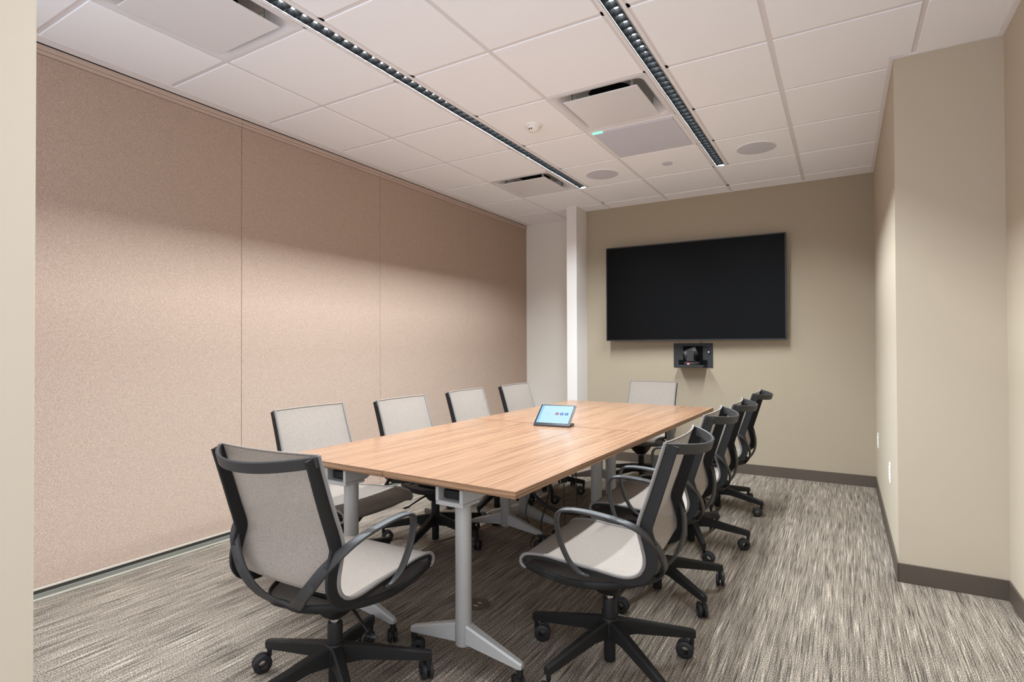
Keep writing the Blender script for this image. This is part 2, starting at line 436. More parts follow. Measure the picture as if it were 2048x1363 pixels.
for xc, lb in (((XL0 + XL1) / 2, 'long recessed linear light with black louvre cells, nearer the beige partition'), ((XM0 + XM1) / 2, 'long recessed linear light with black louvre cells beside the square microphone panel')):
    root = linear_light(xc, lb)
    for k in range(NCELL):
        y = (k - (NCELL - 1) / 2) * PITCH
        if first:
            c_ = cell_src; c_.parent = root; c_.location = (0, y, 0.0); e_ = led_src; e_.parent = c_; e_.location = (0, 0, d_ + 0.001); first = False
        else:
            c_ = inst('reflector_cell', cell_src, root, (0, y, 0.0)); e_ = inst('led', led_src, c_, (0, 0, d_ + 0.001))

# ------------------------------------------------------------------ air diffusers
def rrect(hx, hy, r, z, n=5):
    pts = []
    for cx_, cy_, a0 in ((hx - r, hy - r, 0), (-hx + r, hy - r, 90), (-hx + r, -hy + r, 180), (hx - r, -hy + r, 270)):
        for k in range(n + 1):
            a = math.radians(a0 + 90 * k / n); pts.append((cx_ + r * math.cos(a), cy_ + r * math.sin(a), z))
    return pts
def make_diffuser():
    root = empty('air_diffuser', (0, 0, ZC))
    bm = B()
    rings = [rrect(0.300, 0.300, 0.002, 0.004), rrect(0.300, 0.300, 0.002, -0.0005), rrect(0.275, 0.275, 0.05, 0.0), rrect(0.262, 0.262, 0.06, 0.012), rrect(0.248, 0.248, 0.07, 0.04), rrect(0.215, 0.215, 0.08, 0.075)]
    loft(bm, rings, True, False); fix(bm)
    for f in bm.faces: f.normal_flip() if f.normal.z > 0 else None
    obj('frame', bm, 'white_satin', root, 40)
    bm = B()
    sq = rrect(0.214, 0.214, 0.079, 0.075); n = len(sq)
    ci = [(0.15 * math.cos(math.atan2(p[1], p[0])), 0.15 * math.sin(math.atan2(p[1], p[0])), 0.077) for p in sq]
    loft(bm, [sq, ci], True, False); obj('back_pan', bm, 'silver_paint', root)
    bm = B(); loft(bm, [ci, [(x, y, 0.15) for x, y, z in ci]], True, True); obj('duct_opening', bm, 'void_black', root)
    bm = B(); box(bm, -0.228, 0.228, -0.228, 0.228, -0.016, -0.010, 0.003, 2)
    pl = obj('plaque', bm, 'white_satin', root)
    for sx in (-1, 1):
        for sy in (-1, 1):
            bm = B(); box(bm, -0.005, 0.005, -0.012, 0.012, -0.005, 0.08); obj('hanger', bm, 'silver_paint', pl, loc=(sx * 0.19, sy * 0.19, 0))
    return root
dif = make_diffuser()
for k, (x, y, lb) in enumerate((((XAB + XL0) / 2, YI(1) + S / 2, 'white square air diffuser cut off by the top edge of the photo'), ((XCD + XM0) / 2, YI(4) + S / 2, 'white square air diffuser with a dark round neck next to the microphone panel'), ((XAB + XL0) / 2, YI(6) + S / 2, 'small-looking white square air diffuser at the far end of the left light'))):
    o = dif if k == 0 else copy_tree(dif)
    o.location = (x, y, ZC); tag(o, lb, 'air vent', 'square plaque diffusers')

# ceiling microphone array
root = empty('ceiling_microphone', ((XCD + XM0) / 2, YI(5) + S / 2, ZC)); tag(root, 'square grey perforated ceiling microphone panel with a green status light', 'microphone')
bm = B(); box(bm, -0.299, 0.299, -0.299, 0.299, -0.002, 0.02, 0.002); obj('frame', bm, 'white_metal', root)
bm = B(); box(bm, -0.276, 0.276, -0.276, 0.276, -0.009, -0.002, 0.004); obj('grille', bm, 'mic_grille', root)
bm = B(); box(bm, -0.272, -0.200, -0.283, -0.270, -0.011, -0.003, 0.001); o = obj('status_light', bm, 'status_green', root); o['label'] = 'green status light'

# speakers, sprinkler cover, smoke detector
for (x, lb) in (((XL1 + XCD) / 2, 'round flush ceiling speaker near the end of the left light'), ((XM1 + XEF) / 2, 'round flush ceiling speaker to the right of the right light')):
    root = empty('ceiling_speaker', (x, YI(6) + S / 2, ZC)); tag(root, lb, 'speaker', 'round ceiling speakers')
    bm = B(); lathe(bm, [(0.139, 0.0), (0.139, -0.004), (0.134, -0.006), (0.132, -0.004)], 48, cap=False); obj('rim', bm, 'white_metal', root, 40)
    bm = B(); lathe(bm, [(0.133, -0.001), (0.133, -0.005), (0.08, -0.007), (0.001, -0.0075)], 48); obj('grille', bm, 'speaker_grille', root, 40)
root = empty('sprinkler_cover', ((XCD + XM0) / 2, YI(6) + S / 2, ZC)); tag(root, 'small round concealed sprinkler cover plate between the ceiling speakers', 'sprinkler')
bm = B(); lathe(bm, [(0.036, 0.0), (0.036, -0.003)], 32); obj('collar', bm, 'tee_paint', root)
bm = B(); lathe(bm, [(0.041, -0.004), (0.042, -0.006), (0.039, -0.0075), (0.001, -0.008)], 32); obj('plate', bm, 'speaker_grille', root, 40)
root = empty('occupancy_sensor', ((XL1 + XCD) / 2, YI(4) + S / 2, ZC)); tag(root, 'white domed ceiling sensor between the two linear lights', 'sensor')
bm = B(); lathe(bm, [(0.058, 0.0), (0.058, -0.008), (0.054, -0.014), (0.046, -0.018)], 36); obj('base', bm, 'outlet_white', root, 40)
bm = B(); lathe(bm, [(0.045, -0.017), (0.042, -0.028), (0.034, -0.038), (0.020, -0.044), (0.001, -0.046)], 36); dome = obj('dome', bm, 'outlet_white', root, 50)
for dx in (-0.008, 0.008):
    bm = B(); box(bm, -0.004, 0.004, -0.004, 0.004, -0.008, 0.008, 0.001); o = obj('lens_window', bm, 'outlet_slot', dome); o.location = (dx, -0.0365, -0.032); o.rotation_euler = (math.radians(-40), 0, 0)

# ------------------------------------------------------------------ television
tv = empty('television', (-1.282, 5.475, 1.739)); tv.rotation_euler = (0, 0, math.radians(1.6))
tag(tv, 'large black wall-mounted television above the camera niche', 'television')
W2, H2 = 0.8475, 0.4825
bm = B(); box(bm, -W2, W2, -0.012, 0.022, -H2, H2, 0.003); obj('casing', bm, 'tv_bezel', tv)
bm = B()
for s in (-1, 1): box(bm, s * (W2 - 0.0055) - 0.0055, s * (W2 - 0.0055) + 0.0055, -0.016, -0.0115, -H2, H2, 0.0015)
for s in (-1, 1): box(bm, -W2 + 0.011, W2 - 0.011, -0.016, -0.0115, s * (H2 - 0.0055) - 0.0055, s * (H2 - 0.0055) + 0.0055, 0.0015)
obj('bezel', bm, 'tv_bezel', tv)
bm = B(); box(bm, -W2 + 0.011, W2 - 0.011, -0.0135, -0.012, -H2 + 0.011, H2 - 0.011); obj('screen', bm, 'screen_glass', tv)
bm = B(); box(bm, -0.30, 0.30, 0.022, 0.045, -0.22, 0.22, 0.004); box(bm, -0.16, 0.16, 0.045, 0.089, -0.15, 0.15, 0.004); obj('wall_mount', bm, 'plate_black', tv)
bm = B(); tube(bm, catmull([(-1.195, 5.50, 1.262), (-1.195, 5.545, 1.245), (-1.195, 5.548, 1.222)], 4), 0.0025, 6); tag(obj('television_cable', bm, 'black_rubber'), 'short thin black cable between the television and the camera niche', 'cable')

# camera niche plate with shelf
nx0, nx1, nz0, nz1 = -1.463, -1.086, 0.990, 1.229
root = empty('camera_wall_box', ((nx0 + nx1) / 2, YB, nz0)); tag(root, 'black metal wall box with a shelf under the television', 'wall box')
hx = (nx1 - nx0) / 2; H = nz1 - nz0
bm = B()
box(bm, -hx, -0.095, -0.006, 0.0, 0, H); box(bm, 0.095, hx, -0.006, 0.0, 0, H); box(bm, -0.095, 0.095, -0.006, 0.0, H - 0.028, H); box(bm, -0.095, 0.095, -0.006, 0.0, 0, 0.07)
obj('plate', bm, 'plate_black', root)
bm = B(); box(bm, -0.095, 0.095, -0.0008, -0.0002, 0.07, H - 0.028); obj('recess_shade', bm, 'void_black', root)  # black sheet standing in for the shade of a deeper niche
bm = B(); box(bm, -0.140, 0.138, -0.0069, -0.0061, 0.027, 0.074); obj('slot_shade', bm, 'void_black', root)  # flat black panel painting the shaded cut-out behind the shelf
bm = B(); box(bm, -0.138, 0.136, -0.150, -0.0065, 0.022, 0.026, 0.001); box(bm, -0.130, 0.128, -0.151, -0.148, 0.008, 0.024, 0.001); obj('shelf', bm, 'plate_black', root)
for s in (-1, 1):
    for z in (0.015, H - 0.015):
        bm = B(); lathe(bm, [(0.004, 0), (0.003, 0.0015)], 10); o = obj('screw', bm, 'black_plastic', root); o.rotation_euler = (math.radians(90), 0, 0); o.location = (s * 0.175, -0.006, z)
bm = B(); lathe(bm, [(0.001, -0.012), (0.008, -0.009), (0.011, 0), (0.008, 0.009), (0.001, 0.012)], 16); o = obj('cable_grommet', bm, 'silver_paint', root, 60); o.location = (0.152, -0.018, 0.150)
bm = B(); tube(bm, catmull([(0.095, -0.004, 0.205), (0.125, -0.016, 0.200), (0.146, -0.018, 0.180), (0.150, -0.018, 0.160)], 5), 0.003, 6); obj('cable', bm, 'black_rubber', root)
# ptz camera
root = empty('conference_camera', (-1.268, YB - 0.083, nz0 + 0.026)); tag(root, 'black pan-tilt conference camera with its head tilted aside on the wall box shelf', 'camera')
bm = B(); lathe(bm, [(0.066, 0), (0.073, 0.004), (0.076, 0.016), (0.072, 0.030), (0.055, 0.036), (0.001, 0.037)], 36)
for v_ in bm.verts: v_.co.y *= 0.85
obj('base', bm, 'charcoal_plastic', root, 40)
bm = B(); box(bm, -0.031, -0.007, -0.0655, -0.060, 0.010, 0.026); bd = obj('badge', bm, 'red_mark', root); bd['label'] = 'small red badge'
bm = B(); box(bm, -0.031, -0.007, -0.0660, -0.0650, 0.009, 0.015); obj('badge_mark', bm, 'white_mark', bd)
bm = B(); lathe(bm, [(0.046, 0.036), (0.044, 0.045), (0.030, 0.050)], 28); obj('swivel', bm, 'black_plastic', root, 40)
for yy in (-0.058, 0.058):
    bm = B(); pts = [(-0.033, 0.040), (0.033, 0.040)] + [(0.033 * math.cos(math.radians(a)), 0.118 + 0.033 * math.sin(math.radians(a))) for a in range(0, 181, 15)]
    loft(bm, [[(x, yy - 0.008, z) for x, z in pts], [(x, yy + 0.008, z) for x, z in pts]]); fix(bm); obj('yoke_arm', bm, 'charcoal_plastic', root, 40)
bm = B(); lathe(bm, [(0.040, -0.070), (0.047, -0.066), (0.048, -0.02), (0.046, 0.040), (0.040, 0.052), (0.001, 0.053)], 32)
hd = obj('head', bm, 'charcoal_plastic', root, 40); hd.location = (0.0, 0.0, 0.118)
hd.rotation_euler = Vector((0.90, 0.18, 0.40)).to_track_quat('Z', 'Y').to_euler()
bm = B(); lathe(bm, [(0.038, -0.0715), (0.038, -0.0695)], 28); ln = obj('lens', bm, 'screen_glass', hd)
for a in (200, 230, 260):
    bm = B(); box(bm, -0.004, 0.004, -0.003, 0.003, -0.0725, -0.0712); o = obj('lens_light', bm, 'white_mark', hd); o.location = (0.043 * math.cos(math.radians(a)), 0.043 * math.sin(math.radians(a)), 0.0)

# outlets on the boxed-out wall
def outlet(y, label):
    root = empty('wall_outlet', (XC, y, 0.450)); tag(root, label, 'outlet', 'white wall outlets')
    bm = B(); box(bm, -0.006, 0.0, -0.035, 0.035, -0.058, 0.058, 0.002); pl = obj('cover_plate', bm, 'outlet_white', root)
    for z in (-0.020, 0.020):
        bm = B(); box(bm, -0.009, -0.006, -0.017, 0.017, z - 0.014, z + 0.014, 0.001); s_ = obj('socket', bm, 'outlet_white', root)
        for dy in (-0.006, 0.006):
            bm = B(); box(bm, -0.0094, -0.0089, dy - 0.0012, dy + 0.0012, z - 0.004, z + 0.006); obj('slot', bm, 'outlet_slot', s_)
outlet(5.215, 'white wall outlet nearer the khaki wall'); outlet(3.932, 'white wall outlet nearer the front corner of the boxed-out wall')

# ------------------------------------------------------------------ tables
TTH = 0.024
TO = Vector((-1.530, 1.567, 0)); TL = 1.425; TW = 0.605; TH = 0.728
tl = Vector((math.sin(TTH), math.cos(TTH), 0)); ta = Vector((math.cos(TTH), -math.sin(TTH), 0))
def wheel_pair(bm, r=0.026, wdt=0.014, off=0.011, cx=0, cy=0, cz=0, ang=0.0, hole=0.008):
    ca, sa = math.cos(ang), math.sin(ang)     # axle direction
    for s in (-1, 1):
        prof = [(hole, -wdt / 2), (r - 0.004, -wdt / 2), (r, -wdt / 2 + 0.003), (r, wdt / 2 - 0.003), (r - 0.004, wdt / 2), (hole, wdt / 2)]
        n = 20; rings = []
        for i in range(n):
            a = 2 * math.pi * i / n; ring = []
            for rr, zz in prof:
                q = s * off + zz; ring.append((cx + ca * q - sa * rr * math.cos(a), cy + sa * q + ca * rr * math.cos(a), cz + rr * math.sin(a)))
            rings.append(ring)
        rings.append(rings[0])
        loft(bm, rings, True, False)
    bmesh.ops.remove_doubles(bm, verts=bm.verts, dist=1e-5); fix(bm)
def table_leg(root, u, flip):
    """u: distance along table; local frame: x across, y along"""
    leg = empty('leg', (0, u, 0)); leg.parent = root
    bm = B(); lathe(bm, [(0.028, 0.100), (0.0305, 0.103), (0.0305, 0.632)], 28); obj('column', bm, 'silver_paint', leg, 40)
    for s in (-1, 1):
        bm = B()
        hw_ = 0.021
        ring = lambda x, z0, z1, h: [(s * x, -h, z0), (s * x, h, z0), (s * x, h, z1 - 0.006), (s * x, h - 0.006, z1), (s * x, -h + 0.006, z1), (s * x, -h, z1 - 0.006)]
        loft(bm, [ring(0.024, 0.112, 0.180, hw_), ring(0.245, 0.084, 0.108, 0.014), ring(0.256, 0.084, 0.102, 0.010)]); fix(bm)
        ft = obj('foot', bm, 'silver_paint', leg, 30)
        bm = B(); lathe(bm, [(0.012, 0.084), (0.012, 0.055), (0.007, 0.050), (0.007, 0.035)], 14, s * 0.245, 0); 
        ang = 0.6 + s * 0.9 + u
        tx, ty = math.cos(ang + math.pi / 2) * 0.016, math.sin(ang + math.pi / 2) * 0.016
        wheel_pair(bm, 0.027, 0.015, 0.011, s * 0.245 + tx, ty, 0.027, ang)
        bm2 = bm; box(bm2, s * 0.245 + tx - 0.006, s * 0.245 + tx + 0.006, ty - 0.02, ty + 0.006, 0.050, 0.058, 0.002)
        obj('caster', bm, 'black_plastic', ft, 40)
    # tilting head bracket
    bm = B(); y0, y1 = (-0.08, 0.04)
    if flip: y0, y1 = -y1, -y0
    fy = -1 if flip else 1; yn = -0.085 * fy
    box(bm, -0.062, 0.062, min(yn, 0.02 * fy), max(yn, 0.02 * fy), 0.628, 0.645, 0.002)
    for s in (-1, 1):
        xs = (s * 0.062, s * 0.048); pf = [(yn, 0.640), (0.03 * fy, 0.640), (0.12 * fy, 0.690), (0.02 * fy, 0.697), (yn + 0.045 * fy, 0.662), (yn + 0.02 * fy, 0.692), (yn, 0.692)]
        pf = [(yn, 0.640), (0.03 * fy, 0.640), (0.12 * fy, 0.692), (yn, 0.692)]
        loft(bm, [[(x, y, z) for y, z in pf] for x in xs])
    fix(bm)
    obj('head_bracket', bm, 'silver_paint', leg)
    bm = B(); box(bm, -0.20, 0.20, -0.03, 0.03, 0.692, TH - 0.0255, 0.003); obj('top_plate', bm, 'silver_paint', leg)
    bm = B(); box(bm, -0.045, 0.045, y0 + 0.02, y1 - 0.02, 0.650, 0.680, 0.003); obj('latch', bm, 'black_plastic', leg)
    for s in (-1, 1):
        bm = B(); lathe(bm, [(0.005, 0), (0.004, 0.002)], 10); o = obj('rivet', bm, 'chrome', leg); o.rotation_euler = (math.radians(90), 0, 0); o.location = (s * 0.055, y0 if not flip else y1, 0.680)
        if flip: o.rotation_euler = (math.radians(-90), 0, 0)
def make_table(o_, label):
    root = empty('flip_top_table', o_, -TTH); tag(root, label, 'table', 'oak flip-top tables pushed together')
    hx = TW / 2 - 0.0013; hy = TL / 2 - 0.0008
    bm = B(); box(bm, -hx, hx, -hy, hy, TH - 0.0018, TH)
    top = obj('tabletop', bm, 'oak_laminate', root)
    bm = B(); box(bm, -hx + 0.0006, hx - 0.0006, -hy + 0.0006, hy - 0.0006, TH - 0.0255, TH - 0.0018, 0.0008); obj('edge_band', bm, 'oak_edge', top)
    table_leg(root, -TL / 2 + 0.115, False); table_leg(root, TL / 2 - 0.095, True)
    bm = B(); box(bm, -0.022, 0.022, -TL / 2 + 0.15, TL / 2 - 0.14, 0.650, 0.6995, 0.003); obj('beam', bm, 'black_plastic', root)
    return root
for (iu, iv, lb) in ((0, 1, 'oak-topped flip table nearest the camera on the right-hand side'), (0, -1, 'oak-topped flip table behind the near mesh chair, on the partition side'),
                     (1, 1, 'oak-topped flip table at the far right, nearest the television'), (1, -1, 'oak-topped flip table at the far left behind the tablet')):
    c_ = TO + tl * (TL / 2 + iu * TL) + ta * (iv * TW / 2)
    c_.z = 0.0015 * iu
    make_table(c_, lb)

# tablet controller
root = empty('tablet_controller', (-1.4965, 2.953, TH), math.radians(6.5)); tag(root, 'tilted touch-screen meeting controller with lit pale blue screen on the table', 'tablet')
bm = B(); box(bm, -0.113, 0.113, -0.040, 0.062, 0.0, 0.014, 0.004, 2); obj('foot', bm, 'tablet_body', root, 40)
TIL = math.radians(-53)     # lean back
body = empty('screen_unit', (0, -0.036, 0.012)); body.parent = root; body.rotation_euler = (TIL, 0, 0)
bm = B(); box(bm, -0.113, 0.113, 0.0, 0.012, 0, 0.172, 0.004, 2); obj('shell', bm, 'tablet_body', body, 40)
bm = B()
for s in (-1, 1): box(bm, s * 0.1125 - 0.001, s * 0.1125 + 0.001, -0.0005, 0.004, 0.002, 0.170)
box(bm, -0.113, 0.113, -0.0008, 0.004, 0.0, 0.002); box(bm, -0.113, 0.113, -0.0005, 0.004, 0.170, 0.172); obj('rim', bm, 'tablet_edge', body)
bm = B(); box(bm, -0.111, 0.111, -0.001, 0.0, 0.003, 0.169); obj('bezel', bm, 'screen_glass', body)
bm = B(); box(bm, -0.101, 0.101, -0.0016, -0.001, 0.013, 0.161); o = obj('display', bm, 'screen_lit', body); o['label'] = 'lit pale blue display'
bm = B(); box(bm, -0.101, -0.086, -0.0019, -0.0016, 0.013, 0.161); obj('side_bar', bm, 'screen_bar', body)
for x, mt in ((0.012, 'icon_red'), (0.042, 'icon_blue'), (0.072, 'icon_blue')):
    bm = B(); pts = [(p[0], 0, p[1]) for p in rrect(0.0105, 0.0105, 0.004, 0, 3)]
    loft(bm, [[(x + p[0], -0.0016, 0.092 + p[2]) for p in pts], [(x + p[0], -0.0021, 0.092 + p[2]) for p in pts]]); fix(bm)
    ic = obj('icon', bm, mt, body)
    bm = B(); box(bm, x - 0.004, x + 0.004, -0.0024, -0.0021, 0.089, 0.095); o2 = obj('icon_mark', bm, 'screen_lit', body)
for (x0, x1, z) in ((-0.062, -0.040, 0.155), (-0.062, -0.030, 0.094), (-0.055, -0.035, 0.085)):
    bm = B(); box(bm, x0, x1, -0.0019, -0.0016, z - 0.0012, z + 0.0012); obj('text_line', bm, 'screen_text', body)

# floor box
root = empty('floor_box', (-1.492, 2.125, 0.0)); tag(root, 'round brown floor outlet set in the carpet under the near table', 'floor outlet')
bm = B(); lathe(bm, [(0.072, 0.0), (0.070, 0.005), (0.060, 0.006), (0.058, 0.003)], 36); obj('ring', bm, 'floor_box', root, 30)
bm = B(); lathe(bm, [(0.057, 0.003), (0.056, 0.006), (0.001, 0.006)], 36); ld = obj('lid', bm, 'floor_box', root, 30)
for dx, dy in ((0.018, 0.018), (0.018, -0.014)):
    bm = B(); box(bm, dx - 0.012, dx + 0.012, dy - 0.005, dy + 0.005, 0.0055, 0.0072, 0.0005); obj('latch', bm, 'nickel', ld)

# ------------------------------------------------------------------ cables under the table
def cable(pts, r, label, matn='black_rubber', plug=None):
    bm = B(); tube(bm, catmull(pts, 8), r, 7)
    if plug:
        root = empty('power_cable', (0, 0, 0)); obj('cord', bm, matn, root, 60)
        x, y, z, a, b, c = plug
        bm = B(); box(bm, x - a, x + a, y - b, y + b, z - c, z + c, 0.004, 2); obj('plug', bm, 'black_plastic', root)
        tag(root, label, 'cable', 'cables hanging under the tables')
    else:
        o = obj('power_cable', bm, matn, None, 60); tag(o, label, 'cable', 'cables hanging under the tables')
cable([(-1.54, 3.02, 0.695), (-1.545, 3.02, 0.5), (-1.56, 3.01, 0.3), (-1.60, 2.99, 0.12), (-1.56, 2.97, 0.03), (-1.46, 2.955, 0.006), (-1.36, 2.965, 0.006), (-1.30, 2.99, 0.006)], 0.0045, 'black cable with a slim plug dropping from the table seam to the carpet', plug=(-1.546, 3.02, 0.46, 0.014, 0.012, 0.035))
cable([(-1.50, 3.05, 0.695), (-1.50, 3.05, 0.52), (-1.55, 3.045, 0.40), (-1.68, 3.035, 0.30), (-1.73, 3.03, 0.15), (-1.66, 3.03, 0.05), (-1.55, 3.035, 0.015), (-1.42, 3.03, 0.018), (-1.34, 3.04, 0.018)], 0.0030, 'thin black cable bowed out in a wide loop under the table seam')
cable([(-1.38, 3.02, 0.695), (-1.38, 3.02, 0.45), (-1.37, 3.01, 0.28), (-1.36, 3.0, 0.12), (-1.40, 3.0, 0.03), (-1.47, 2.995, 0.02), (-1.52, 2.995, 0.02)], 0.0035, 'thin black cable hanging almost straight down beside the middle table columns')
cable([(-1.70, 2.97, 0.66), (-1.69, 2.97, 0.5), (-1.67, 2.97, 0.36), (-1.60, 2.965, 0.27), (-1.48, 2.96, 0.225), (-1.30, 2.965, 0.235), (-1.22, 2.97, 0.29)], 0.010, 'thick black braided cable slung sideways between the middle table columns', plug=(-1.692, 2.97, 0.53, 0.02, 0.018, 0.05))
cable([(-1.46, 3.03, 0.695), (-1.462, 3.028, 0.5), (-1.46, 3.02, 0.28), (-1.45, 3.012, 0.13), (-1.47, 3.012, 0.065), (-1.52, 3.012, 0.05), (-1.58, 3.012, 0.045)], 0.0030, 'thin black cable with a small adapter block hanging behind the near table', plug=(-1.462, 3.028, 0.42, 0.016, 0.013, 0.04))
cable([(-1.50 + (0.060 + 0.004 * k / 8) * math.cos(k * math.pi / 4), 2.775 + 0.003 * k, 0.068 + (0.056 + 0.003 * math.sin(k)) * math.sin(k * math.pi / 4)) for k in range(13)], 0.0032, 'small ring of thin black cable standing on the carpet under the table')

# ------------------------------------------------------------------ chair
PROF = [(0.236, 0.397), (0.250, 0.401), (0.259, 0.413), (0.257, 0.430), (0.243, 0.443), (0.215, 0.450), (0.154, 0.453), (0.086, 0.447), (0.025, 0.443), (-0.026, 0.440), (-0.074, 0.435), (-0.114, 0.432), (-0.144, 0.434),
        (-0.170, 0.443), (-0.189, 0.459), (-0.200, 0.482), (-0.201, 0.509), (-0.195, 0.536), (-0.187, 0.566), (-0.180, 0.592), (-0.181, 0.616), (-0.193, 0.655), (-0.209, 0.700), (-0.240, 0.795), (-0.271, 0.890)]
prof3 = catmull([(0, a, b) for a, b in PROF], 4)
NP = len(prof3)
SPLIT = 14 * 4
def half_w(i):
    p = prof3[i]
    if i < SPLIT: return 0.228
    return 0.228 - 0.008 * min(1, max(0, (p.z - 0.46) / 0.3))
def sling(name, i0, i1, parent):
    bm = B(); NX = 15; T = tangents(prof3); rows = []; rows2 = []
    for i in range(i0, i1 + 1):
        p = prof3[i]; n = Vector((0, T[i].z, -T[i].y))      # faces the sitter
        if n.z < 0 and abs(n.z) > abs(n.y): n = -n
        hw_ = half_w(i)
        if i < SPLIT: sag = 0.010 * min(1, max(0, (0.22 - p.y) / 0.1))
        else: sag = 0.010 + 0.012 * min(1, max(0, (p.z - 0.55) / 0.3))
        r1, r2 = [], []
        for k in range(NX):
            s = -1 + 2 * k / (NX - 1); q = Vector((s * hw_, p.y, p.z)); d_ = sag * (1 - s * s)
            dv = Vector((0, 0, -d_)) if i < SPLIT - 6 else Vector((0, -d_, 0)) if i > SPLIT + 6 else Vector((0, -d_ * 0.7, -d_ * 0.7))
            q = q + dv
            r1.append(q); r2.append(q + Vector((0, -T[i].z, T[i].y)) * 0.004)
        rows.append(r1); rows2.append(r2)
    loft(bm, rows, False, False)
    return obj(name, bm, 'chair_mesh', parent, 50)
def piping(i0, i1, s, parent):
    bm = B(); P = [Vector((s * (half_w(i) + 0.001), prof3[i].y, prof3[i].z)) for i in range(i0, i1 + 1)]
    tube(bm, P, 0.0062, 8); obj('piping', bm, 'chair_piping', parent, 60)
ARM = [(0.236, -0.012, 0.416), (0.243, 0.020, 0.424), (0.252, 0.054, 0.457), (0.262, 0.082, 0.520), (0.269, 0.095, 0.585), (0.271, 0.090, 0.624), (0.271, 0.068, 0.640), (0.271, 0.025, 0.644), (0.270, -0.035, 0.642), (0.267, -0.105, 0.633),
       (0.263, -0.172, 0.617), (0.238, -0.213, 0.584), (0.201, -0.235, 0.541), (0.163, -0.245, 0.494), (0.122, -0.242, 0.449), (0.088, -0.228, 0.416), (0.048, -0.209, 0.393), (0.0, -0.196, 0.383)]
RIM = [(0.0, -0.198, 0.384), (0.060, -0.205, 0.388), (0.118, -0.172, 0.385), (0.170, -0.108, 0.379), (0.204, -0.030, 0.374), (0.219, 0.060, 0.373), (0.226, 0.140, 0.382), (0.229, 0.200, 0.396), (0.229, 0.240, 0.409)]
def base_leg_mesh():
    bm = B()
    def sec(r, z0, z1, h):
        c = min(0.006, h * 0.5)
        return [(r, -h, z0), (r, h, z0), (r, h, z1 - c), (r, h - c, z1), (r, -h + c, z1), (r, -h, z1 - c)]
    loft(bm, [sec(0.018, 0.104, 0.172, 0.021), sec(0.05, 0.108, 0.168, 0.018), (sec(0.10, 0.112, 0.159, 0.0165)), sec(0.322, 0.082, 0.114, 0.0125), sec(0.334, 0.082, 0.110, 0.010)]); fix(bm)
    return bm
def caster_mesh(ang):
    bm = B(); cx_, cz = 0.322, 0.033
    lathe(bm, [(0.009, 0.084), (0.009, 0.064), (0.006, 0.060), (0.006, 0.045)], 12, cx_, 0)
    tx, ty = -math.sin(ang) * 0.026, math.cos(ang) * 0.026
    wheel_pair(bm, 0.033, 0.016, 0.0115, cx_ + tx, ty, cz, ang, 0.0155)
    P = catmull([(cx_, 0, 0.070), (cx_ - math.sin(ang) * -0.004, math.cos(ang) * -0.004, 0.056), (cx_ - math.sin(ang) * 0.004, math.cos(ang) * 0.004, 0.042), (cx_ + tx * 0.55, ty * 0.55, 0.035)], 4)
    ribbon(bm, P, 0.008, 0.008, (math.cos(ang), math.sin(ang), 0.01))
    return bm
